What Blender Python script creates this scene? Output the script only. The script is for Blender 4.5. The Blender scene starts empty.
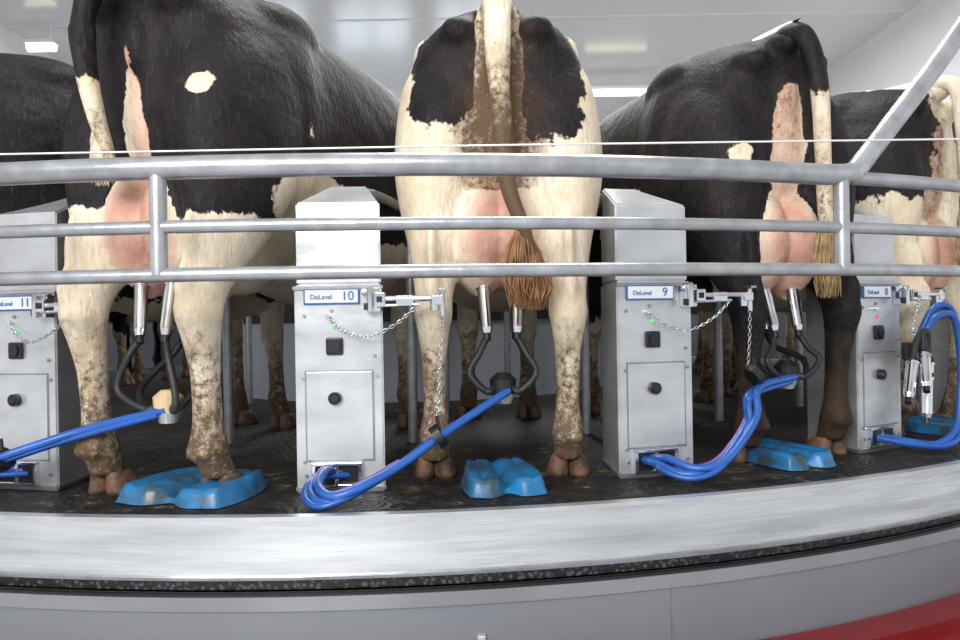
import bpy, bmesh, math, random
import numpy as np
from mathutils import Vector, Matrix
random.seed(3); np.random.seed(3)
sc=bpy.context.scene
col=sc.collection
CX,CY=-0.5,6.15
R_EDGE,R_CAB,R_RAIL=4.25,3.95,4.43
rad=math.radians

# ------------------------------------------------------------ materials
def mat(name,color=(.5,.5,.5),rough=.5,metal=0.,bump=0.,bscale=50.,var=0.,vscale=5.,color2=None,emit=None,estr=1.,spec=.5,stretch=None):
    m=bpy.data.materials.new(name); m.use_nodes=True
    nt=m.node_tree; N=nt.nodes; L=nt.links
    b=N['Principled BSDF']
    b.inputs['Base Color'].default_value=(*color,1); b.inputs['Roughness'].default_value=rough
    b.inputs['Metallic'].default_value=metal; b.inputs['Specular IOR Level'].default_value=spec
    tc=N.new('ShaderNodeTexCoord'); mp=N.new('ShaderNodeMapping'); L.new(tc.outputs['Object'],mp.inputs[0])
    if stretch: mp.inputs['Scale'].default_value=stretch
    if var>0 or color2:
        n=N.new('ShaderNodeTexNoise'); n.inputs['Scale'].default_value=vscale; n.inputs['Detail'].default_value=6
        L.new(mp.outputs[0],n.inputs['Vector'])
        r=N.new('ShaderNodeValToRGB'); r.color_ramp.elements[0].position=.35; r.color_ramp.elements[1].position=.65
        c2=color2 if color2 else tuple(c*(1-var) for c in color)
        r.color_ramp.elements[0].color=(*c2,1); r.color_ramp.elements[1].color=(*color,1)
        L.new(n.outputs['Fac'],r.inputs[0]); L.new(r.outputs[0],b.inputs['Base Color'])
        mr=N.new('ShaderNodeMapRange'); mr.inputs[3].default_value=rough*.8; mr.inputs[4].default_value=min(1,rough*1.25)
        L.new(n.outputs['Fac'],mr.inputs[0]); L.new(mr.outputs[0],b.inputs['Roughness'])
    if bump>0:
        n2=N.new('ShaderNodeTexNoise'); n2.inputs['Scale'].default_value=bscale; n2.inputs['Detail'].default_value=4
        L.new(mp.outputs[0],n2.inputs['Vector'])
        bp=N.new('ShaderNodeBump'); bp.inputs['Strength'].default_value=bump; bp.inputs['Distance'].default_value=.01
        L.new(n2.outputs['Fac'],bp.inputs['Height']); L.new(bp.outputs[0],b.inputs['Normal'])
    if emit:
        b.inputs['Emission Color'].default_value=(*emit,1); b.inputs['Emission Strength'].default_value=estr
    return m
M_STEEL=mat('stainless_brushed',(.66,.67,.69),.30,.62,bump=.04,bscale=30,var=.2,vscale=6,stretch=(1,1,2))
M_STEEL_D=mat('stainless_dark',(.34,.35,.38),.4,.7,var=.3,vscale=10)
M_TRIM=mat('skirt_trim_steel',(.36,.37,.40),.35,.6,var=.2,vscale=3)
M_CHROME=mat('polished_steel',(.75,.76,.78),.16,1.)
M_GALV=mat('galvanised_pipe',(.46,.47,.49),.30,.65,bump=.08,bscale=40,var=.25,vscale=18)
M_BLACK=mat('black_plastic',(.012,.012,.014),.35)
M_RUBBER=mat('black_rubber',(.018,.018,.02),.5,bump=.2,bscale=80)
M_BLUEH=mat('blue_hose',(.025,.12,.46),.28,var=.25,vscale=10)
M_PURP=mat('purple_tube',(.16,.10,.36),.3)
M_BLUEM=mat('blue_mat_plastic',(.012,.21,.50),.33,color2=(.035,.065,.08),bump=.2,bscale=25,vscale=13)
M_LBLUE=mat('label_blue',(.03,.14,.42),.4)
M_WHITE=mat('label_white',(.8,.82,.85),.4)
M_RED=mat('red_paint',(.24,.008,.011),.38,var=.3,vscale=3)
M_FLOOR=mat('concrete_floor',(.44,.45,.46),.5,var=.2,vscale=2)
M_CEIL=mat('ceiling_panel',(.80,.81,.83),.2,var=.03,vscale=.6)
M_WALL=mat('wall_panel',(.84,.85,.86),.35,var=.03,vscale=.5)
M_DARKBAND=mat('added_dark_band',(.10,.11,.13),.45,var=.3,vscale=2)  # dark colour of the added bands that dim the lower walls
M_PANEL=mat('inner_panel',(.60,.64,.72),.4,var=.2,vscale=2)
M_DARK=mat('dark_hub',(.03,.032,.036),.5)  # hub floor and the added ring that darkens the background
M_SKIRT=mat('skirt_steel',(.24,.26,.285),.38,.35,var=.12,vscale=1.3)
M_BRASS=mat('cream_claw_cap',(.62,.47,.27),.3)
M_LED_G=mat('led_green',(.1,.6,.1),.3,emit=(.1,1,.2),estr=.5)
M_LED_R=mat('led_red',(.6,.05,.05),.3,emit=(1,.05,.05),estr=.8)
M_LAMP=mat('lamp_tube',(1,.95,.8),.4,emit=(1,.93,.60),estr=4)
M_WIN=mat('window_daylight',(.8,.9,1),.4,emit=(.80,.9,1),estr=5)
M_WIRE=mat('wire',(.7,.7,.68),.4,.3)

def platform_mat():
    m=mat('rubber_deck',(.022,.023,.026),.38,spec=.28)
    nt=m.node_tree;N=nt.nodes;L=nt.links;b=N['Principled BSDF']
    tc=N.new('ShaderNodeTexCoord')
    v=N.new('ShaderNodeTexVoronoi'); v.inputs['Scale'].default_value=55; L.new(tc.outputs['Object'],v.inputs['Vector'])
    bp=N.new('ShaderNodeBump'); bp.inputs['Strength'].default_value=.9; bp.inputs['Distance'].default_value=.008
    L.new(v.outputs['Distance'],bp.inputs['Height']); L.new(bp.outputs[0],b.inputs['Normal'])
    n=N.new('ShaderNodeTexNoise'); n.inputs['Scale'].default_value=11; n.inputs['Detail'].default_value=9; n.inputs['Roughness'].default_value=.78
    L.new(tc.outputs['Object'],n.inputs['Vector'])
    r=N.new('ShaderNodeValToRGB'); e=r.color_ramp.elements
    e[0].position=.42;e[0].color=(.009,.010,.012,1); e[1].position=.66;e[1].color=(.26,.19,.10,1)
    x=r.color_ramp.elements.new(.565); x.color=(.030,.026,.022,1)
    L.new(n.outputs['Fac'],r.inputs[0]); L.new(r.outputs[0],b.inputs['Base Color'])
    mr=N.new('ShaderNodeMapRange'); mr.inputs[3].default_value=.3; mr.inputs[4].default_value=.8
    L.new(n.outputs['Fac'],mr.inputs[0]); L.new(mr.outputs[0],b.inputs['Roughness'])
    return m
M_DECK=platform_mat()
def alu_mat():
    m=mat('aluminium_fascia',(.62,.63,.65),.3,.92)
    nt=m.node_tree;N=nt.nodes;L=nt.links;b=N['Principled BSDF']
    tc=N.new('ShaderNodeTexCoord'); mp=N.new('ShaderNodeMapping'); mp.inputs['Scale'].default_value=(1,1,9.0)
    L.new(tc.outputs['Object'],mp.inputs[0])
    n=N.new('ShaderNodeTexNoise'); n.inputs['Scale'].default_value=1.6; n.inputs['Detail'].default_value=8; n.inputs['Roughness'].default_value=.6
    L.new(mp.outputs[0],n.inputs['Vector'])
    r=N.new('ShaderNodeValToRGB'); e=r.color_ramp.elements
    e[0].position=.32;e[0].color=(.62,.63,.65,1); e[1].position=.62;e[1].color=(.92,.93,.95,1)
    L.new(n.outputs['Fac'],r.inputs[0]); L.new(r.outputs[0],b.inputs['Base Color'])
    mr=N.new('ShaderNodeMapRange'); mr.inputs[3].default_value=.12; mr.inputs[4].default_value=.34
    L.new(n.outputs['Fac'],mr.inputs[0]); L.new(mr.outputs[0],b.inputs['Roughness'])
    mp2=N.new('ShaderNodeMapping'); mp2.inputs['Scale'].default_value=(1,1,14); L.new(tc.outputs['Object'],mp2.inputs[0])
    n2=N.new('ShaderNodeTexNoise'); n2.inputs['Scale'].default_value=3; n2.inputs['Detail'].default_value=3; L.new(mp2.outputs[0],n2.inputs['Vector'])
    bp=N.new('ShaderNodeBump'); bp.inputs['Strength'].default_value=.22; bp.inputs['Distance'].default_value=.012
    L.new(n2.outputs['Fac'],bp.inputs['Height']); L.new(bp.outputs[0],b.inputs['Normal'])
    return m
M_ALU=alu_mat()
def tread_mat():
    m=mat('tread_strip',(.03,.03,.032),.35)
    nt=m.node_tree;N=nt.nodes;L=nt.links;b=N['Principled BSDF']
    tc=N.new('ShaderNodeTexCoord')
    c=N.new('ShaderNodeTexVoronoi'); c.inputs['Scale'].default_value=75; L.new(tc.outputs['Object'],c.inputs['Vector'])
    r=N.new('ShaderNodeValToRGB'); e=r.color_ramp.elements
    e[0].position=.2;e[0].color=(.10,.10,.105,1); e[1].position=.5;e[1].color=(.012,.012,.012,1)
    L.new(c.outputs['Distance'],r.inputs[0]); L.new(r.outputs[0],b.inputs['Base Color'])
    return m
M_TREAD=tread_mat()

def coat_mat(name,white=(.78,.70,.57),black=(.014,.012,.013),dirt=1.0):
    m=bpy.data.materials.new(name); m.use_nodes=True
    nt=m.node_tree;N=nt.nodes;L=nt.links;b=N['Principled BSDF']
    b.inputs['Roughness'].default_value=.6; b.inputs['Specular IOR Level'].default_value=.2
    def attr(n):
        a=N.new('ShaderNodeAttribute'); a.attribute_name=n; return a.outputs['Fac']
    def math_(op,a,bb):
        q=N.new('ShaderNodeMath'); q.operation=op
        for i,v in enumerate((a,bb)):
            if isinstance(v,(int,float)): q.inputs[i].default_value=v
            else: L.new(v,q.inputs[i])
        return q.outputs[0]
    tc=N.new('ShaderNodeTexCoord')
    def noise(s,d=5,r=.6,st=None):
        n=N.new('ShaderNodeTexNoise'); n.inputs['Scale'].default_value=s;n.inputs['Detail'].default_value=d;n.inputs['Roughness'].default_value=r
        if st:
            mp=N.new('ShaderNodeMapping'); mp.inputs['Scale'].default_value=st; L.new(tc.outputs['Object'],mp.inputs[0]); L.new(mp.outputs[0],n.inputs['Vector'])
        else: L.new(tc.outputs['Object'],n.inputs['Vector'])
        return n.outputs['Fac']
    def smooth(v,a,bb):
        q=N.new('ShaderNodeMapRange'); q.inputs[1].default_value=a;q.inputs[2].default_value=bb; L.new(v,q.inputs[0]); return q.outputs[0]
    def mix(f,a,bb):
        q=N.new('ShaderNodeMix'); q.data_type='RGBA'
        L.new(f,q.inputs[0])
        for i,v in ((6,a),(7,bb)):
            if isinstance(v,tuple): q.inputs[i].default_value=(*v,1)
            else: L.new(v,q.inputs[i])
        return q.outputs[2]
    n1=noise(7,5); n1b=noise(60,3,.6,(1,1,.4))
    f=math_('ADD',attr('patch'),math_('MULTIPLY',math_('SUBTRACT',n1,.5),2.2))
    f=math_('ADD',f,math_('MULTIPLY',math_('SUBTRACT',n1b,.5),.45))
    pf=smooth(f,-.05,.05)
    fur=noise(90,3,.6,(1,1,.22))
    wv=mix(smooth(noise(5,6,.7),.35,.7),white,tuple(c*k for c,k in zip(white,(.84,.74,.62))))
    wv=mix(smooth(fur,.45,.75),wv,tuple(c*k for c,k in zip(white,(.74,.68,.60))))
    pk=mix(smooth(noise(14,4),.35,.7),(.66,.40,.31),(.52,.26,.19))
    wp=mix(attr('pink'),wv,pk)
    bk=mix(smooth(noise(10,4),.4,.75),black,(.024,.017,.016))
    bk=mix(smooth(fur,.55,.8),bk,(.040,.032,.032))
    c=mix(pf,bk,wp)
    dn=noise(45,7,.8); dn2=noise(7,4)
    d0=attr('dirt')
    d=math_('MULTIPLY',math_('ADD',d0,math_('MULTIPLY',math_('SUBTRACT',dn2,.5),.8)),dirt)
    st=math_('MULTIPLY',smooth(math_('ADD',noise(13,5,.7),math_('MULTIPLY',d,.32)),.48,.80),.68)
    st=math_('MULTIPLY',st,smooth(d,.0,.3))
    st=math_('MULTIPLY',st,math_('ADD',math_('MULTIPLY',pf,.82),.18))
    c=mix(st,c,(.25,.15,.075))
    thr=math_('ADD',dn,math_('MULTIPLY',d,.20))
    df=math_('MULTIPLY',smooth(thr,.58,.70),.88)
    df=math_('MULTIPLY',df,smooth(d,.0,.35))
    df=math_('MULTIPLY',df,math_('ADD',math_('MULTIPLY',pf,.55),.45))
    c=mix(df,c,(.085,.048,.024))
    L.new(c,b.inputs['Base Color'])
    bn=noise(110,3,.6,(1,1,.25)); bn2=noise(8,4)
    hh=math_('ADD',math_('MULTIPLY',bn,.5),math_('MULTIPLY',bn2,2.4))
    hh=math_('ADD',hh,math_('MULTIPLY',df,.5))
    bp=N.new('ShaderNodeBump'); bp.inputs['Strength'].default_value=.5; bp.inputs['Distance'].default_value=.012
    L.new(hh,bp.inputs['Height']); L.new(bp.outputs[0],b.inputs['Normal'])
    return m
M_HOOF=mat('hoof_horn',(.20,.10,.06),.55,color2=(.06,.036,.024),vscale=25,bump=.4,bscale=60)

# ------------------------------------------------------------ helpers
def empty(name,loc=(0,0,0),rz=0):
    e=bpy.data.objects.new(name,None); col.objects.link(e); e.location=loc; e.rotation_euler=(0,0,rz); e.empty_display_size=.1
    return e
def mk(name,bm,m,parent=None,smooth=False,mats=None):
    me=bpy.data.meshes.new(name)
    bmesh.ops.recalc_face_normals(bm,faces=bm.faces)
    bm.to_mesh(me); bm.free()
    for mm in (mats or [m]): me.materials.append(mm)
    if smooth:
        for p in me.polygons: p.use_smooth=True
    o=bpy.data.objects.new(name,me); col.objects.link(o)
    if parent: o.parent=parent
    return o
def box(bm,c,s,bev=0.,rot=None,mi=0):
    r=bmesh.ops.create_cube(bm,size=1)
    vs=r['verts']
    for v in vs: v.co=Vector((v.co.x*s[0],v.co.y*s[1],v.co.z*s[2]))
    if bev>0:
        es=list({e for v in vs for e in v.link_edges})
        rr=bmesh.ops.bevel(bm,geom=es,offset=bev,segments=2,affect='EDGES',profile=.6)
        vs=list({v for f in rr['faces'] for v in f.verts}|{v for v in vs if v.is_valid})
    for v in vs:
        if rot is not None: v.co=rot@v.co
        v.co+=Vector(c)
    if mi:
        for f in {f for v in vs for f in v.link_faces}: f.material_index=mi
def cyl(bm,p1,p2,r1,r2=None,n=20,mi=0,caps=True):
    p1=Vector(p1);p2=Vector(p2); r2=r1 if r2 is None else r2
    d=(p2-p1); L_=d.length; q=d.to_track_quat('Z','Y').to_matrix().to_4x4()
    r=bmesh.ops.create_cone(bm,cap_ends=caps,segments=n,radius1=r1,radius2=r2,depth=L_,matrix=Matrix.Translation((p1+p2)/2)@q)
    if mi:
        for f in {f for v in r['verts'] for f in v.link_faces}: f.material_index=mi
def sph(bm,c,r,n=12,mi=0):
    rr=bmesh.ops.create_uvsphere(bm,u_segments=n*2,v_segments=n,radius=1)
    if isinstance(r,(int,float)): r=(r,r,r)
    for v in rr['verts']: v.co=Vector((v.co.x*r[0]+c[0],v.co.y*r[1]+c[1],v.co.z*r[2]+c[2]))
    if mi:
        for f in {f for v in rr['verts'] for f in v.link_faces}: f.material_index=mi
def catmull(P,k=6):
    P=np.array(P,float); n=len(P)
    if n<3:
        return np.array([P[0]+(P[-1]-P[0])*t for t in np.linspace(0,1,k+1)])
    E=np.vstack([2*P[0]-P[1],P,2*P[-1]-P[-2]])
    out=[]
    for i in range(n-1):
        a,b,c,d=E[i],E[i+1],E[i+2],E[i+3]
        for t in np.arange(k)/k:
            out.append(.5*((2*b)+(-a+c)*t+(2*a-5*b+4*c-d)*t*t+(-a+3*b-3*c+d)*t**3))
    out.append(P[-1]); return np.array(out)
def pipe(name,paths,r,m,parent=None,smoothk=8,res=5):
    cu=bpy.data.curves.new(name,'CURVE'); cu.dimensions='3D'; cu.bevel_depth=r; cu.bevel_resolution=res; cu.use_fill_caps=True
    for P in paths:
        Q=catmull(P,smoothk) if smoothk else np.array(P,float)
        s=cu.splines.new('POLY'); s.points.add(len(Q)-1)
        for i,q in enumerate(Q): s.points[i].co=(*q,1)
    cu.materials.append(m)
    o=bpy.data.objects.new(name,cu); col.objects.link(o)
    if parent: o.parent=parent
    return o
def arc_pts(R,z,a0,a1,n):
    return [(CX+R*math.sin(a),CY-R*math.cos(a),z) for a in np.linspace(rad(a0),rad(a1),n)]
def ring_prism(name,R0,R1,z0,z1,m,a0=0,a1=360,n=240,parent=None,smooth=False):
    bm=bmesh.new(); full=abs(a1-a0)>=359.9
    A=np.linspace(rad(a0),rad(a1),n+1)
    if full: A=A[:-1]
    rows=[]
    for a in A:
        rows.append([bm.verts.new((CX+R*math.sin(a),CY-R*math.cos(a),z)) for R,z in ((R0,z0),(R1,z0),(R1,z1),(R0,z1))])
    K=len(rows)
    for i in range(K if full else K-1):
        a=rows[i];b=rows[(i+1)%K]
        for j in range(4):
            bm.faces.new((a[j],b[j],b[(j+1)%4],a[(j+1)%4]))
    if not full:
        bm.faces.new(rows[0]); bm.faces.new(rows[-1][::-1])
    return mk(name,bm,m,parent)
def chain(name,P,parent,m=M_CHROME,link=.017,w=.0045):
    Q=catmull(P,20); seg=np.linalg.norm(np.diff(Q,axis=0),axis=1); s=np.r_[0,np.cumsum(seg)]
    bm=bmesh.new(); n=max(2,int(s[-1]/(link*.72)))
    for i in range(n):
        t=(i+.5)/n*s[-1]
        c=Vector([np.interp(t,s,Q[:,j]) for j in range(3)]); t2=min(s[-1],t+.004); t1=max(0,t-.004)
        d=Vector([np.interp(t2,s,Q[:,j])-np.interp(t1,s,Q[:,j]) for j in range(3)])
        if d.length<1e-6: continue
        q=d.to_track_quat('Y','Z').to_matrix()
        rt=Matrix.Rotation(rad(90*(i%2)),3,'Y')
        vs=[]
        NU,NV=8,4
        for u in range(NU):
            a=2*math.pi*u/NU; ce=Vector((w*math.cos(a),link*.5*math.sin(a),0)); ra=Vector((math.cos(a),math.sin(a),0))
            vs.append([bm.verts.new(c+q@(rt@(ce+ra*(.0016*math.cos(2*math.pi*v/NV))+Vector((0,0,.0016*math.sin(2*math.pi*v/NV)))))) for v in range(NV)])
        for u in range(NU):
            for v in range(NV):
                bm.faces.new((vs[u][v],vs[(u+1)%NU][v],vs[(u+1)%NU][(v+1)%NV],vs[u][(v+1)%NV]))
    return mk(name,bm,m,parent,smooth=True)
def text(name,s,loc,size,m,parent):
    cu=bpy.data.curves.new(name,'FONT'); cu.body=s; cu.size=size; cu.extrude=.0006; cu.align_x='CENTER'; cu.align_y='CENTER'
    cu.materials.append(m); o=bpy.data.objects.new(name,cu); col.objects.link(o); o.parent=parent
    o.location=loc; o.rotation_euler=(rad(90),0,0); return o

# ------------------------------------------------------------ room
H=4.5; FZ=-.5
def slab(name,c,s,m):
    bm=bmesh.new(); box(bm,c,s); return mk(name,bm,m)
slab('floor',(0,6,FZ-.05),(13,20.4,.1),M_FLOOR)
slab('ceiling',(0,6,H+.05),(13,20.4,.1),M_CEIL)
slab('wall_right',(5.8,6,(H+FZ)/2),(.1,20.4,H-FZ),M_WALL)
slab('wall_left',(-6.3,6,(H+FZ)/2),(.1,20.4,H-FZ),M_WALL)
slab('wall_back',(0,16.1,(H+FZ)/2),(13,.1,H-FZ),M_WALL)
slab('added_dark_band_right',(5.73,10.5,.25),(.03,11,1.5),M_DARKBAND)  # added bands, darken the bright lower walls seen between cow legs
slab('added_dark_band_left',(-6.23,10.5,.25),(.03,11,1.5),M_DARKBAND)
slab('added_dark_band_back',(-.25,16.03,.25),(11.9,.03,1.5),M_DARKBAND)
for i,(x,w) in enumerate(((-4.4,1.6),(-2.2,1.6),(-.2,1.2))):
    e=empty('window_%d'%(i+1),(x,16.03,2.1))
    bm=bmesh.new(); box(bm,(0,0,0),(w,.02,.9)); mk('glass',bm,M_WIN,e)
    bm=bmesh.new()
    for dx in (-w/2,0,w/2): box(bm,(dx,-.02,0),(.06,.05,.98))
    for dz in (-.47,.47): box(bm,(0,-.02,dz),(w+.06,.05,.06))
    mk('frame',bm,M_WHITE,e)
bm=bmesh.new()
for y in (9.9,12.9): box(bm,(-.2,y,H-.004),(12,.03,.012))
mk('trim_1',bm,M_WALL)
def lamp(loc,L_,rz=0,strength=None):
    e=empty('strip_light',loc,rz)
    bm=bmesh.new(); box(bm,(0,0,.06),(L_+.06,.16,.05),.01); cyl(bm,(-L_*.35,0,.085),(-L_*.35,0,H-loc[2]),.008); cyl(bm,(L_*.35,0,.085),(L_*.35,0,H-loc[2]),.008)
    mk('housing',bm,M_WHITE,e)
    bm=bmesh.new(); cyl(bm,(-L_/2,0,0),(L_/2,0,0),.06); mk('tube',bm,M_LAMP,e,smooth=True)
lamp((2.27,12.1,4.15),.98)
lamp((-5.75,9.9,4.22),.35)

# ------------------------------------------------------------ rotary platform
pl=empty('rotary_platform')
ring_prism('deck',1.5,4.238,-.12,0,M_DECK,parent=pl)
ring_prism('fascia',4.238,4.252,-.143,.006,M_ALU,parent=pl,n=360)
ring_prism('fascia_lip',4.225,4.256,-.002,.009,M_STEEL,parent=pl,n=360)
ring_prism('fascia_lower_lip',4.2,4.262,-.150,-.143,M_STEEL_D,parent=pl,n=360)
ring_prism('tread_strip',4.20,4.236,-.182,-.150,M_TREAD,parent=pl)
ring_prism('hub_floor',.02,1.5,-.12,-.02,M_DARK,parent=pl)
ring_prism('inner_panel',1.50,1.53,0,.50,M_PANEL,parent=pl,n=120)
ring_prism('added_dark_ring',1.49,1.54,.50,.93,M_DARK,parent=pl,n=120)  # added dark ring, hides bright far walls above the inner panel
sk=empty('platform_skirt_wall')
ring_prism('skirt',4.24,4.262,FZ,-.186,M_SKIRT,parent=sk,n=360)
ring_prism('skirt_trim',4.255,4.270,-.226,-.190,M_TRIM,parent=sk,n=360)
ring_prism('skirt_gasket',4.25,4.266,-.190,-.183,M_BLACK,parent=sk)
for a in (-12,13.6,39):
    ring_prism('seam',4.258,4.2635,FZ,-.228,M_STEEL_D,a-.03,a+.03,2,parent=sk)
bm=bmesh.new(); t=rad(6.6); box(bm,(CX+4.266*math.sin(t),CY-4.266*math.cos(t),-.325),(.022,.02,.04),.004); mk('bolt_plate',bm,M_STEEL,sk)
rc=empty('red_curb')
ring_prism('upper_step',4.27,4.38,FZ,-.400,M_RED,parent=rc)
ring_prism('lower_step',4.38,4.56,FZ,-.435,M_RED,parent=rc)
ip=empty('inner_stall_rail')
pipe('ring_pipe',[arc_pts(1.72,1.78,-180,180,120),arc_pts(1.72,1.55,-180,180,120)],.018,M_GALV,ip,smoothk=0)
posts=[]
for k in range(-4,10):
    a=1.5+14.2*k+7
    p=arc_pts(1.72,0,a,a,1)[0]; posts.append([p,(p[0],p[1],1.8)])
pipe('post',posts,.02,M_GALV,ip,smoothk=0)

# ------------------------------------------------------------ rump rail barrier (stationary)
rb=empty('barrier_rail')
ZT,ZM,ZB=.864,.727,.616
top=arc_pts(R_RAIL,ZT,-42,18.6,60)
b0=np.array(arc_pts(R_RAIL,ZT,19.7,19.7,1)[0])
tang=np.array((math.cos(rad(20.6)),math.sin(rad(20.6)),0))
up=[tuple(b0+tang*s+np.array((0,0,h))) for s,h in ((.0,.012),(.048,.052),(.36,.375),(.72,.80),(.82,1.05),(.82,1.4))]
up=up[:3]+[up[3],up[4],(up[5][0],up[5][1],H)]
pipe('top_rail',[top+catmull([top[-1],tuple(b0+np.array((0,0,.010))),up[1]],6).tolist()[1:]],.0272,M_GALV,rb,smoothk=0,res=8)
pipe('riser',[[up[1],up[2],up[3],up[4],up[5]]],.0265,M_GALV,rb,smoothk=6,res=8)
pipe('top_rail_extension',[arc_pts(R_RAIL,ZT-.005,19.6,52,30)],.018,M_GALV,rb,smoothk=0,res=6)
pipe('mid_rail',[arc_pts(R_RAIL,ZM,-42,52,90)],.0155,M_GALV,rb,smoothk=0,res=6)
pipe('bottom_rail',[arc_pts(R_RAIL,ZB,-42,52,90)],.0165,M_GALV,rb,smoothk=0,res=6)
sp=[]
for a in (-3.1,19.2): 
    p=arc_pts(R_RAIL,0,a,a,1)[0]; sp.append([(p[0],p[1],ZB),(p[0],p[1],ZT)])
pipe('stub_post',sp,.0195,M_GALV,rb,smoothk=0,res=6)
sp=[]
for a in (-41.5,-28,51.5):
    p=arc_pts(R_RAIL+.0,0,a,a,1)[0]; sp.append([(p[0],p[1],FZ),(p[0],p[1],ZT)])
pipe('floor_post',sp,.024,M_GALV,rb,smoothk=0,res=6)
bm=bmesh.new(); sph(bm,tuple(b0+np.array((0,0,.008))),.029); mk('weld_elbow',bm,M_GALV,rb,smooth=True)
pipe('wire_line',[[(-3.2,1.66,.885),(0,1.66,.888),(3.2,1.66,.875)]],.0022,M_WIRE,None,smoothk=0,res=3)

# ------------------------------------------------------------ cabinets
def prism(bm,front,back,z0,z1,y0,y1,zf1=None):
    zf1=z1 if zf1 is None else zf1
    v=[bm.verts.new(p) for p in ((-front/2,y0,z0),(front/2,y0,z0),(back/2,y1,z0),(-back/2,y1,z0),(-front/2,y0,zf1),(front/2,y0,zf1),(back/2,y1,z1),(-back/2,y1,z1))]
    fs=[bm.faces.new([v[i] for i in f]) for f in ((0,1,2,3),(4,5,6,7),(0,1,5,4),(1,2,6,5),(2,3,7,6),(3,0,4,7))]
    es=list({e for f in fs for e in f.edges})
    bmesh.ops.bevel(bm,geom=es,offset=.006,segments=2,affect='EDGES')
W=.262
def cabinet(theta,num,led,chainB,hang=False):
    t=rad(theta); e=empty('milking_stall_cabinet',(CX+R_CAB*math.sin(t),CY-R_CAB*math.cos(t),0),t)
    bm=bmesh.new(); prism(bm,W,.13,0.0,.612,0,.26); mk('lower_body',bm,M_STEEL,e)
    bm=bmesh.new(); prism(bm,W-.01,.13,.612,.80,.012,.25); prism(bm,W-.012,.12,.80,.945,.014,.245,zf1=.855); mk('upper_body',bm,M_STEEL,e)
    bm=bmesh.new(); prism(bm,W+.006,.14,0,.022,-.004,.262); box(bm,(0,-.002,.602),(W+.004,.01,.012),.002); mk('edge_trims',bm,M_STEEL_D,e)
    bm=bmesh.new(); box(bm,(-.018,-.004,.577),(.165,.006,.048),.002); mk('label_frame',bm,M_LBLUE,e)
    bm=bmesh.new(); box(bm,(-.018,-.0085,.577),(.155,.003,.038),.001); mk('label_face',bm,M_WHITE,e)
    text('label_number',str(num),(.03,-.0115,.577),.038,M_LBLUE,e)
    text('label_text','DeLaval',(-.048,-.0115,.575),.02,M_LBLUE,e)
    bm=bmesh.new()
    for x,z in ((-.1,.52),(-.1,.05),(.105,.05),(.105,.40),(-.105,.335),(-.105,.09),(-.02,.535),(.11,.34)):
        cyl(bm,(x,.002,z),(x,-.005,z),.0055,n=10)
    mk('screws',bm,M_STEEL_D,e,smooth=False)
    bm=bmesh.new(); box(bm,(-.012,-.006,.43),(.05,.012,.052),.006); cyl(bm,(-.012,-.011,.43),(-.012,-.018,.43),.017); mk('button',bm,M_BLACK,e)
    bm=bmesh.new(); sph(bm,(-.012,-.002,.487),.0055,6); mk('led',bm,M_LED_G if led=='g' else M_LED_R,e)
    bm=bmesh.new(); box(bm,(.0,-.001,.225),(.196,.008,.262),.003); mk('service_door',bm,M_STEEL,e)
    bm=bmesh.new()
    for dx in (-.1,.1): box(bm,(dx,-.0005,.225),(.003,.004,.268))
    for dz in (-.133,.133): box(bm,(0,-.0005,.225+dz),(.2,.004,.003))
    mk('door_gap',bm,M_STEEL_D,e)
    bm=bmesh.new(); cyl(bm,(-.012,0,.278),(-.012,-.022,.278),.019); cyl(bm,(-.012,-.02,.278),(-.012,-.027,.278),.016,.011); mk('knob',bm,M_BLACK,e,smooth=False)
    bm=bmesh.new()
    for dx in (-.068,0,.068): box(bm,(-.01+dx,-.007,.052),(.012,.016,.072),.002)
    for dz in (-.032,.032): box(bm,(-.01,-.007,.052+dz),(.148,.016,.010),.002)
    mk('outlet_frame',bm,M_CHROME,e)
    bm=bmesh.new(); box(bm,(-.01,-.001,.052),(.13,.006,.06)); mk('outlet_recess',bm,M_BLACK,e)
    bm=bmesh.new()
    box(bm,(.108,-.018,.565),(.042,.036,.07),.004); box(bm,(.13,-.045,.565),(.03,.03,.04),.004)
    cyl(bm,(.1,-.045,.600),(.1,-.045,.53),.009); cyl(bm,(.075,-.02,.59),(.13,-.02,.59),.012)
    cyl(bm,(.12,-.045,.566),(.29,-.05,.566),.0085); cyl(bm,(.12,-.045,.546),(.24,-.05,.549),.005)
    box(bm,(.2,-.048,.560),(.05,.014,.03),.003); box(bm,(.295,-.05,.56),(.034,.03,.028),.004); cyl(bm,(.308,-.05,.585),(.308,-.05,.515),.008)
    cyl(bm,(.285,-.05,.572),(.285,-.05,.53),.012); box(bm,(.31,-.05,.59),(.02,.04,.008),.002)
    mk('swing_arm',bm,M_CHROME,e,smooth=False)
    bm=bmesh.new(); box(bm,(.09,-.037,.545),(.02,.01,.02),.002); box(bm,(.128,-.062,.565),(.016,.006,.018),.002); mk('arm_clips',bm,M_BLACK,e)
    if not hang:
        chain('sag_chain',[(-.03,-.012,.515),(.02,-.03,.475),(.09,-.045,.458),(.17,-.05,.49),(.235,-.05,.545)],e)
        chain('hose_chain',chainB,e)
    bm=bmesh.new(); cyl(bm,(-.03,0,.517),(-.03,-.016,.517),.007); mk('chain_stud',bm,M_CHROME,e)
    D=[[(0,.2,.88),(.05,.45,.95),(.18,1.05,.95),(.26,1.45,.92),(.27,1.5,.8),(.27,1.5,0)],[(.15,.9,0),(.15,.9,.93)]]
    pipe('divider_pipe',D,.021,M_GALV,e,smoothk=5)
    return e,t
def to_world(e_loc,t,p):
    c,s=math.cos(t),math.sin(t); return np.array((e_loc[0]+c*p[0]-s*p[1],e_loc[1]+s*p[0]+c*p[1],p[2]))
cabs={}
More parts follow.
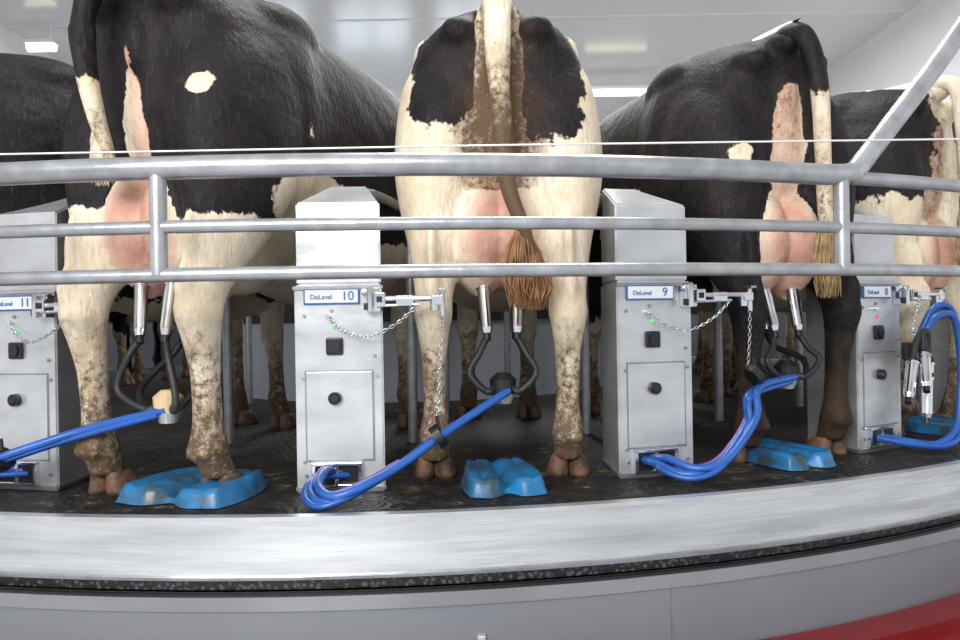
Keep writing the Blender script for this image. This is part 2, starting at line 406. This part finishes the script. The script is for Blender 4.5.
for i,(th,num,led,cb) in enumerate(((-27.8,12,'g',.15),(-13.5,11,'g',.16),(1.2,10,'g',.15),(15.4,9,'g',.33),(29.6,8,'r',.3),(44.1,7,'g',.2))):
    B=[(.308,-.05,.52),(.30,-.055,.40),(.293,-.06,.28),(.285,-.065,.17)] if cb<.2 else [(.308,-.05,.52),(.312,-.04,.43),(.318,-.02,.33)]
    cabs[i]=cabinet(th,num,led,B,hang=(i==4))

# ------------------------------------------------------------ cows
def loft(bm,rows,k=4,n=28,ex=2.2):
    Q=catmull(rows,k)
    rings=[]
    for q in Q:
        c=q[:3];u=q[3:6];v=q[6:9]; r=[]
        for i in range(n):
            a=2*math.pi*i/n; ca,sa=math.cos(a),math.sin(a)
            x=math.copysign(abs(ca)**(2/ex),ca); y=math.copysign(abs(sa)**(2/ex),sa)
            r.append(bm.verts.new(c+u*x+v*y))
        rings.append(r)
    for i in range(len(rings)-1):
        for j in range(n):
            bm.faces.new((rings[i][j],rings[i][(j+1)%n],rings[i+1][(j+1)%n],rings[i+1][j]))
    bm.faces.new(rings[0][::-1]); bm.faces.new(rings[-1])
def setattrs(me,patch,pink,dirt):
    for n,a in (('patch',patch),('pink',pink),('dirt',dirt)):
        at=me.attributes.new(n,'FLOAT','POINT'); at.data.foreach_set('value',np.ascontiguousarray(a,dtype=np.float32))
def ell(p,c,r):
    return 1-np.sqrt((((p-np.array(c))/np.array(r))**2).sum(1))
YS=.92
def cow(theta,R,off,field,tail,tailfield,hair,legs,coat,hr=.5,scale=1.0,switch=(.16,.035,260),escw=.085,ud_w=1.0):
    """cow seen from behind; local +Y is where the cow is heading"""
    t=rad(theta); rz=t-rad(off)
    loc=(CX+R*math.sin(t),CY-R*math.cos(t),0)
    e=empty('holstein_cow',loc,rz); e.scale=(scale,)*3
    bm=bmesh.new()
    # y, top, bottom, halfwidth
    T=[(.060,1.350,1.02,.125),(.085,1.395,.92,.195),(.16,1.435,.80,.262),(.30,1.465,.74,.305),(.44,1.485,.70,.322),(.60,1.475,.64,.308),(.85,1.46,.55,.335),(1.15,1.46,.51,.35),(1.45,1.45,.53,.31),(1.68,1.46,.60,.245),(1.86,1.43,.72,.18),(1.98,1.38,.84,.12)]
    rows=[(0,y*YS,(zt+zb)/2, hw,0,0, 0,0,(zt-zb)/2) for y,zt,zb,hw in T]
    loft(bm,rows,k=5,n=40,ex=2.5)
    for c,r in [((0,.9,1.45),(.045,.95,.03)),((.222,.42,1.355),(.062,.17,.07)),((-.222,.42,1.355),(.062,.17,.07)),
                ((.115,.12,1.335),(.065,.11,.055)),((-.115,.12,1.335),(.065,.11,.055)),((0,.11,1.395),(.06,.13,.05)),
                ((0,.065,1.22),(.042,.05,.085)),
                ((.2,.62,.95),(.10,.25,.22)),((-.2,.62,.95),(.10,.25,.22)),
                ((0,1.7,.80),(.15,.2,.18)),((.19,1.45,1.05),(.11,.2,.3)),((-.19,1.45,1.05),(.11,.2,.3))]:
        sph(bm,c,r)
    loft(bm,[(0,1.62,1.14,.19,0,0,0,.05,.30),(0,1.85,1.18,.13,0,0,0,.06,.235),(0,2.02,1.24,.095,0,0,0,.06,.17),(0,2.14,1.29,.085,0,0,0,.08,.125)],k=4)
    loft(bm,[(0,2.08,1.34,.07,0,0,0,.06,.09),(0,2.15,1.33,.105,0,0,0,.07,.105),(0,2.24,1.26,.10,0,0,0,.08,.10),(0,2.34,1.16,.075,0,0,0,.075,.075),(0,2.42,1.08,.068,0,0,0,.065,.06),(0,2.455,1.04,.05,0,0,0,.045,.04)],k=4)
    for s in (-1,1): sph(bm,(s*.165,2.07,1.36),(.095,.026,.042))
    hoofs=bmesh.new()
    for s,key in ((-1,'L'),(1,'R')):
        dx,dy,kb=legs.get(key,(0,0,0))
        def lr(x,y,z,rx,ry):
            f=max(0,min(1,(1.0-z)/1.0))**1.1
            return (s*x+dx*f,y+dy*f+kb*math.exp(-((z-.5)/.2)**2),z,rx,0,0,0,ry,0)
        L_=[(.135,.30,1.29,.14,.18),(.155,.285,1.20,.155,.225),(.170,.262,1.06,.158,.245),(.184,.240,.94,.146,.23),(.194,.215,.83,.120,.195),(.196,.18,.72,.092,.150),(.197,.12,.63,.072,.104),(.198,.065,.55,.057,.078),(.20,.045,.495,.055,.070),(.20,.056,.43,.046,.056),(.20,.072,.34,.037,.045),(.20,.082,.21,.037,.043),(.20,.086,.135,.051,.054),(.203,.110,.085,.043,.049),(.207,.125,.05,.049,.055)]
        loft(bm,[lr(*q) for q in L_],k=4,n=24,ex=2.1)
        c=lr(.2,.005,.565,0,0); sph(bm,c[:3],(.026,.045,.065))
        c=lr(.2,.02,.66,0,0); sph(bm,c[:3],(.018,.035,.12))
        for q in (-1,1):
            c=lr(.2+q*s*.036,.055,.50,0,0); sph(bm,c[:3],(.024,.035,.045))
        c=lr(.2,.10,.12,0,0)
        for q in (-.025,.025): sph(bm,(c[0]+q,c[1]-.055,c[2]+.005),(.018,.022,.022),6)
        c=lr(.207,.14,.03,0,0)
        for q in (-1,1):
            loft(hoofs,[(c[0]+q*.026,c[1]-.01,.062,.024,0,0,0,.036,0),(c[0]+q*.029,c[1]+.005,.032,.031,0,0,0,.050,0),(c[0]+q*.033,c[1]+.015,.0,.035,0,0,0,.062,0)],k=3,n=16,ex=2.3)
        F=[(.15,1.42,1.05,.085,.16),(.155,1.42,.88,.085,.12),(.15,1.42,.74,.068,.09),(.145,1.41,.60,.052,.06),(.14,1.405,.50,.052,.055),(.14,1.405,.44,.054,.056),(.14,1.42,.36,.038,.042),(.14,1.43,.22,.034,.037),(.14,1.43,.14,.045,.046),(.145,1.45,.09,.042,.044),(.145,1.46,.05,.046,.05)]
        loft(bm,[(s*q[0],q[1],q[2],q[3],0,0,0,q[4],0) for q in F],k=4,n=20,ex=2.1)
        for q in (-1,1):
            loft(hoofs,[(s*.145+q*.028,1.46,.07,.025,0,0,0,.036,0),(s*.145+q*.031,1.475,0,.034,0,0,0,.06,0)],k=3,n=14)
    for s in (-1,1):
        sph(bm,(s*.062,.175,.74),(.092*ud_w,.165,.195)); sph(bm,(s*.06,.40,.70),(.095,.2,.15))
        for y in (.14,.33):
            loft(bm,[(s*.055,y,.62,.022,0,0,0,.022,0),(s*.055,y,.53,.014,0,0,0,.014,0)],k=2,n=12)
    me=bpy.data.meshes.new('raw'); bmesh.ops.recalc_face_normals(bm,faces=bm.faces); bm.to_mesh(me); bm.free()
    ob=bpy.data.objects.new('raw',me); col.objects.link(ob)
    md=ob.modifiers.new('r','REMESH'); md.mode='VOXEL'; md.voxel_size=.0115
    md=ob.modifiers.new('s','SMOOTH'); md.factor=.5; md.iterations=11
    dg=bpy.context.evaluated_depsgraph_get(); dg.update()
    m2=bpy.data.meshes.new_from_object(ob.evaluated_get(dg)); bpy.data.objects.remove(ob)
    m2.name='body'; m2.materials.clear(); m2.materials.append(coat)
    n=len(m2.vertices); co=np.empty(n*3,dtype=np.float32); m2.vertices.foreach_get('co',co); p=co.reshape(-1,3).astype(float)
    patch=field(p)
    x,y,z=p.T
    ud=ell(p,(0,.25,.72),(.155,.38,.23)); pink=np.clip(ud*4,0,1)
    esc=ell(p,(0,.02,.98),(escw,.14,.36)); pink=np.maximum(pink,np.clip(esc*2.5,0,.65))
    vul=ell(p,(0,.02,1.22),(.042,.08,.08)); pink=np.maximum(pink,np.clip(vul*4,0,.8))
    patch=np.where(ud>.05,np.maximum(patch,1.3),patch)
    dirt=np.clip((.52-z)/.38,-.1,1.15)+np.clip(ell(p,(0,0,1.08),(.17,.20,.46))*1.6,0,1)*hr*(z>.86)
    dirt=dirt*(z<1.42)
    setattrs(m2,patch,pink,dirt)
    for q in m2.polygons: q.use_smooth=True
    o=bpy.data.objects.new('body',m2); col.objects.link(o); o.parent=e
    ho=mk('hooves',hoofs,M_HOOF,e,smooth=True)
    bm=bmesh.new()
    for s in (-1,1): sph(bm,(s*.098,2.20,1.31),.02,8)
    mk('eyes',bm,M_BLACK,e,smooth=True)
    P=catmull(tail,6); bm=bmesh.new(); nn=len(P); K=14; rings=[]
    for i,q in enumerate(P):
        tt=i/(nn-1); r=.027*(1-tt)**.7+.015
        d=P[min(i+1,nn-1)]-P[max(i-1,0)]; d=Vector(d).normalized(); qu=d.to_track_quat('Z','Y')
        rings.append([bm.verts.new(Vector(q)+qu@Vector((r*1.1*math.cos(2*math.pi*j/K),r*.9*math.sin(2*math.pi*j/K),0))) for j in range(K)])
    for i in range(nn-1):
        for j in range(K): bm.faces.new((rings[i][j],rings[i][(j+1)%K],rings[i+1][(j+1)%K],rings[i+1][j]))
    bm.faces.new(rings[0]); bm.faces.new(rings[-1])
    to=mk('tail',bm,coat,e,smooth=True)
    tp=np.array([v.co[:] for v in to.data.vertices]); setattrs(to.data,tailfield(tp),np.zeros(len(tp)),np.clip((1.30-tp[:,2])*2.4,0,1.)*max(hr,.3)*1.2)
    sl,sw,ns=switch; bm=bmesh.new(); end=Vector(P[-1]); i0=int(nn*.86)
    rnd=random.Random(int(abs(theta)*10))
    for k in range(ns):
        b=Vector(P[rnd.randint(i0,nn-1)]); a=rnd.uniform(0,6.283); rr=rnd.uniform(0,1)**.6
        dirx=Vector((math.cos(a),math.sin(a)*.6,0))
        p0=b+dirx*.010; L1=(b.z-end.z)+sl*rnd.uniform(.45,1)
        pts=[p0,p0+dirx*sw*rr*.7+Vector((0,0,-L1*.35)),p0+dirx*sw*rr+Vector((rnd.uniform(-.01,.01),0,-L1*.7)),p0+dirx*sw*rr*.6+Vector((rnd.uniform(-.014,.014),0,-L1))]
        pr=None
        for i,pp in enumerate(pts):
            w=(.004,.0055,.004,.001)[i]
            rg=[bm.verts.new(pp+Vector((w*math.cos(2.094*j+a),w*math.sin(2.094*j+a),0))) for j in range(3)]
            if pr:
                for j in range(3): bm.faces.new((pr[j],pr[(j+1)%3],rg[(j+1)%3],rg[j]))
            pr=rg
    mk('tail_switch',bm,hair,e,smooth=True)
    return e,loc,rz

COAT_A=coat_mat('coat_a',(.84,.75,.61),(.009,.008,.010))
COAT_B=coat_mat('coat_b',(.86,.77,.62),(.011,.009,.012))
H_TAN=mat('hair_tan',(.42,.22,.09),.6,color2=(.20,.09,.035),vscale=30)
H_CREAM=mat('hair_cream',(.52,.36,.18),.6,color2=(.30,.18,.075),vscale=30)
H_WHITE=mat('hair_white',(.70,.62,.50),.6,color2=(.45,.35,.24),vscale=30)

def f1(p):
    x,y,z=p.T
    thr=.80-.05*np.clip((x+.05)/.15,0,1)
    f=(thr-z)/.05
    f=np.clip(f,-1.8,1.8)
    f=np.maximum(f,ell(p,(.33,.46,.78),(.15,.24,.17))*2.5)
    f=np.maximum(f,ell(p,(.215,.05,1.085),(.034,.15,.032))*.9)
    f=np.maximum(f,ell(p,(.34,.40,1.02),(.02,.06,.05))*1.0)
    f=np.maximum(f,ell(p,(-.02,.0,.93),(.045,.12,.24))*2)
    return f
def f2(p):
    x,y,z=p.T
    f=np.ones(len(p))*1.8
    for c,r in (((-.160,.12,1.265),(.108,.42,.25)),((.145,.12,1.245),(.122,.42,.26)),((-.38,1.0,1.15),(.22,.35,.3)),((.36,.62,1.13),(.10,.09,.10)),((.25,1.5,1.1),(.3,.35,.35)),((0,2.2,1.3),(.3,.3,.3))):
        f=np.minimum(f,-ell(p,c,r)*1.9)
    f=np.maximum(f,ell(p,(0,0,1.12),(.072,.6,.5))*3)
    return f
def f3(p):
    x,y,z=p.T
    f=-np.ones(len(p))*1.8
    f=np.maximum(f,ell(p,(.01,0,1.0),(.07,.13,.26))*2)
    f=np.maximum(f,ell(p,(0,.1,1.47),(.05,.12,.06))*2)
    f=np.maximum(f,ell(p,(-.32,.62,.84),(.14,.22,.16))*3)
    f=np.maximum(f,ell(p,(-.20,.08,1.01),(.045,.12,.04))*1.1)
    f=np.where(y>1.2,np.maximum(f,(.45-z)*6),f)
    return f
def f4(p):
    x,y,z=p.T
    f=np.ones(len(p))*1.6
    for c,r in (((-.22,.25,1.2),(.24,.5,.3)),((-.1,1.1,1.2),(.6,.45,.45)),((.3,.3,1.05),(.12,.25,.12))):
        f=np.minimum(f,-ell(p,c,r)*2.5)
    return f
def f0(p):
    x,y,z=p.T
    return np.clip((.62-z)/.12,-1.8,1.8)
tail_c=[(0,.12,1.40),(0,.02,1.435),(0,-.035,1.37),(0,-.05,1.2),(.01,-.055,1.02),(.02,-.06,.86),(.06,-.06,.74),(.095,-.055,.63)]
info={}
info[0]=cow(-19.8,3.97,12,f0,[(0,.10,1.40),(0,0,1.42),(0,-.05,1.35),(0,-.06,1.1),(0,-.06,.8)],lambda p:-np.ones(len(p))*1.8,H_CREAM,{},COAT_A)
info[1]=cow(-7.1,4.06,12,f1,[(.0,.12,1.39),(-.01,.01,1.415),(-.045,-.035,1.37),(-.07,-.06,1.25),(-.055,-.065,1.12),(-.025,-.065,1.0),(.01,-.06,.90)],lambda p:np.clip((1.10-p[:,2])*16,-1.8,1.8),H_WHITE,{'L':(.06,-.05,0),'R':(-.02,.0,0)},COAT_A,switch=(.08,.015,140),scale=1.08,escw=.045,hr=.15)
info[2]=cow(8.3,3.93,9,f2,tail_c,lambda p:np.ones(len(p))*1.8,H_TAN,{'L':(-.005,.0,0),'R':(-.01,.0,0)},COAT_B,hr=1.3,scale=1.05,switch=(.13,.045,380),ud_w=1.12)
info[3]=cow(23.2,3.98,9,f3,[(0,.12,1.40),(.01,.01,1.415),(.03,-.03,1.36),(.045,-.055,1.22),(.05,-.06,1.02),(.055,-.06,.84),(.065,-.055,.70)],lambda p:np.clip((1.20-p[:,2])*12,-1.8,1.8),H_CREAM,{'L':(.07,-.02,0),'R':(-.0,.0,0)},COAT_A,hr=.3,scale=1.02,ud_w=1.1)
info[4]=cow(37.4,3.95,8,f4,[(0,.10,1.40),(0,0,1.42),(0,-.05,1.35),(0,-.06,1.1),(0,-.06,.8)],lambda p:np.ones(len(p))*1.8,H_CREAM,{},COAT_B)
# rest of the herd around the rotary (shared meshes)
rng=random.Random(5); a=51.6; k=0
while a<318:
    src=info[(0,3,1,4,2,0,3)[k%7]][0]; t=rad(a)
    e=empty('holstein_cow',(CX+3.95*math.sin(t),CY-3.95*math.cos(t),0),t-rad(10)); e.scale=(rng.uniform(.97,1.03),)*3
    for ch in src.children:
        o=bpy.data.objects.new(ch.name.split('.')[0],ch.data); col.objects.link(o); o.parent=e
    a+=14.2; k+=1

# ------------------------------------------------------------ milking clusters + hoses
def cup(bm,a,b):
    a=np.array(a);b=np.array(b); d=b-a
    cyl(bm,a,a+d*.10,.021,.019,mi=1); cyl(bm,a+d*.10,a+d*.16,.0235,.0235); cyl(bm,a+d*.16,a+d*.9,.0205,.0185); cyl(bm,a+d*.9,b,.0185,.013); cyl(bm,b,b+d*.12,.0115,.0115,mi=1)
def cluster(i,cap=M_BLACK,claw=(0,.06,.30)):
    co_,loc,rz=info[i]; e=empty('milking_cluster',loc,rz); s_=co_.scale[0]
    bm=bmesh.new(); tubes=[]
    for s in (-1,1):
        for y,b in ((.12,.04),(.32,.22)):
            a=(s*.055*s_,y,.595*s_); c=(s*.047+claw[0]*.4,b+.02,.435*s_); cup(bm,a,c)
            tubes.append([(c[0],c[1],c[2]-.01),(c[0]+s*.025,c[1]-.02,c[2]-.06),(c[0]+s*.055,(c[1]+claw[1])/2-.03,claw[2]+.035),(s*.05+claw[0],claw[1]-.03,claw[2]-.02),(s*.02+claw[0],claw[1],claw[2]+.0)])
    mk('teat_cups',bm,None,e,smooth=False,mats=[M_CHROME,M_BLACK])
    pipe('short_tubes',tubes,.0105,M_RUBBER,e)
    bm=bmesh.new(); c=claw
    cyl(bm,(c[0],c[1],c[2]-.03),(c[0],c[1],c[2]+.015),.038,.042); cyl(bm,(c[0],c[1],c[2]+.015),(c[0],c[1],c[2]+.035),.042,.02); cyl(bm,(c[0],c[1],c[2]-.06),(c[0],c[1],c[2]-.03),.025,.036,mi=1)
    mk('claw',bm,None,e,smooth=False,mats=[cap,M_STEEL])
    return to_world(loc,rz,(claw[0],claw[1]-.02,claw[2]-.03))
def hoses(ci,cl,mid,strap=None):
    ce,t=cabs[ci]; loc=tuple(ce.location)
    c,s=math.cos(-t),math.sin(-t); dx,dy=cl[0]-loc[0],cl[1]-loc[1]
    L0=np.array((c*dx-s*dy,s*dx+c*dy,cl[2]))
    e=empty('blue_milk_hose',loc,t)
    paths=[]
    for k,(ox,oy,oz) in enumerate(((0,0,0),(.026,-.012,.018),(-.01,-.024,-.006))):
        P=[]
        st=[(-.045,.0,.055),(-.02,.0,.058),(.02,.0,.05)][k]
        P.append(st)
        for q in mid:
            P.append((q[0]+ox,q[1]+oy*1.0,max(.014,q[2]+oz+.0)))
        P.append(tuple(L0+np.array((ox*.6,oy*.6,oz*.6))))
        paths.append(P)
    pipe('main_hoses',paths[:2],.0125,M_BLUEH,e)
    pipe('third_hose',[paths[2]],.009,M_BLUEH,e)
    pp=[(.0,0,.06)]+[(q[0]+.012,q[1]+.012,q[2]+.02) for q in mid[:-1]]
    pipe('pulse_tube',[pp],.006,M_PURP,e)
    if strap:
        bm=bmesh.new(); a=np.array(strap)+np.array((.008,-.012,.006))
        cyl(bm,a+np.array((-.010,0,-.005)),a+np.array((.010,0,.009)),.034,n=20); cyl(bm,a+np.array((0,0,.025)),a+np.array((-.005,0,.06)),.006)
        mk('hose_strap',bm,M_BLACK,e)
c2=cluster(2); c3=cluster(3,claw=(-.02,.05,.31)); c1=cluster(1,M_BRASS,claw=(.085,.06,.28)); c0=cluster(0)
hoses(2,c2,[(-.055,-.06,.06),(-.06,-.15,.035),(-.01,-.215,.022),(.07,-.20,.045),(.17,-.13,.09),(.28,-.07,.16)],strap=(.285,-.075,.165))
hoses(3,c3,[(-.03,-.06,.05),(.02,-.13,.03),(.10,-.15,.045),(.19,-.12,.10),(.27,-.08,.17),(.31,-.04,.25)],strap=(.318,-.03,.30))
hoses(1,c1,[(-.075,-.06,.06),(-.085,-.13,.05),(-.03,-.18,.07),(.06,-.17,.11),(.17,-.12,.15),(.30,-.07,.19)],strap=(.09,-.155,.12))
ce,t=cabs[4]; loc=tuple(ce.location); e=empty('milking_cluster',loc,t)
bm=bmesh.new()
cup(bm,(.035,-.10,.335),(-.045,-.13,.205)); cup(bm,(.085,-.11,.36),(.01,-.16,.24)); cup(bm,(.14,-.09,.28),(.115,-.10,.12)); cup(bm,(.18,-.07,.33),(.155,-.08,.18))
mk('teat_cups',bm,None,e,mats=[M_CHROME,M_BLACK])
pipe('short_tubes',[[(.035,-.10,.335),(.06,-.10,.40),(.10,-.09,.42),(.11,-.07,.36)],[(.085,-.11,.36),(.10,-.1,.43),(.14,-.09,.42),(.13,-.07,.36)],[(.14,-.09,.28),(.15,-.09,.34),(.17,-.07,.40),(.13,-.07,.38)],[(.18,-.07,.33),(.20,-.06,.39),(.19,-.06,.43),(.14,-.06,.40)]],.011,M_RUBBER,e)
bm=bmesh.new(); cyl(bm,(.115,-.06,.39),(.115,-.06,.33),.042); cyl(bm,(.115,-.06,.33),(.115,-.06,.30),.04,.02); mk('claw',bm,M_BLACK,e)
chain('hanging_chain',[(.115,-.06,.39),(.13,-.05,.47),(.18,-.05,.55)],e)
e=empty('blue_milk_hose',loc,t)
pipe('main_hoses',[[(.12,-.06,.37),(.18,-.10,.48),(.26,-.12,.48),(.285,-.13,.36),(.26,-.14,.2),(.21,-.15,.08),(.12,-.13,.03),(.04,-.07,.04),(-.01,0,.055)],[(.14,-.05,.38),(.20,-.08,.51),(.28,-.10,.51),(.315,-.11,.38),(.285,-.13,.2),(.23,-.15,.06),(.14,-.15,.025),(.05,-.09,.03),(-.03,0,.05)]],.0125,M_BLUEH,e)

# ------------------------------------------------------------ blue floor mats
def blue_mat(theta,R,w=.25,l=.36,rz=0):
    t=rad(theta); e=empty('blue_hoof_guard',(CX+R*math.sin(t),CY-R*math.cos(t),0),t+rz)
    bm=bmesh.new()
    N1,N2=41,41; g={}
    for i in range(N1):
        for j in range(N2):
            u=-1+2*i/(N1-1); v=-1+2*j/(N2-1)
            sx=u*math.sqrt(1-.28*v*v); sy=v*math.sqrt(1-.28*u*u)
            wf=1-.18*(v+1)/2
            notch=.28*math.exp(-(sx/.22)**2)*max(0,-v)**2
            x=sx*w/2*wf; y=(sy+notch)*l/2
            edge=max(abs(u),abs(v)); hgt=min(1,(1-edge)/.16); hgt=hgt*hgt*(3-2*hgt)
            gro=math.exp(-(sx/.13)**2)*(1 if v<.3 else max(.3,1-(v-.3)*1.4))
            rib=.12*math.exp(-((abs(sx)-.55)/.07)**2)
            z=.003+.052*hgt*(1-.75*gro-rib)*(.85+.15*abs(sx))
            g[i,j]=bm.verts.new((x,y,z))
    for i in range(N1-1):
        for j in range(N2-1): bm.faces.new((g[i,j],g[i+1,j],g[i+1,j+1],g[i,j+1]))
    mk('pad',bm,M_BLUEM,e,smooth=True)
blue_mat(-4.9,3.96,.40,.34,-.2)
blue_mat(8.1,3.92,.26,.38)
blue_mat(22.8,3.90,.24,.36)
blue_mat(38.5,3.90,.25,.36)

# ------------------------------------------------------------ light
w=bpy.data.worlds.new('w'); sc.world=w; w.use_nodes=True
bg=w.node_tree.nodes['Background']; bg.inputs[0].default_value=(.88,.94,1,1); bg.inputs[1].default_value=.85
def area(name,loc,tgt,sx,sy,p,c=(1,1,1)):
    l=bpy.data.lights.new(name,'AREA'); l.shape='RECTANGLE'; l.size=sx; l.size_y=sy; l.energy=p; l.color=c
    o=bpy.data.objects.new(name,l); col.objects.link(o); o.location=loc
    o.rotation_euler=(Vector(tgt)-Vector(loc)).to_track_quat('-Z','Y').to_euler(); return o
area('daylight_opening',(-1.8,-3.2,2.9),(0,3,.6),3.6,1.8,390,(1,.99,.97))
area('ceiling_lamp',(.5,3.8,4.4),(.5,4.1,0),2.2,1.0,180,(1,.995,.98))
area('hall_lamp',(1,9,4.3),(1,9,0),4,3,470,(1,.995,.98))

cam=bpy.data.cameras.new('camera'); cam.lens=28; cam.sensor_width=36; cam.clip_start=.05
co=bpy.data.objects.new('camera',cam); col.objects.link(co); co.location=(0,0,.5); co.rotation_euler=(rad(90),rad(1.0),0)
sc.camera=co
sc.view_settings.view_transform='Standard'
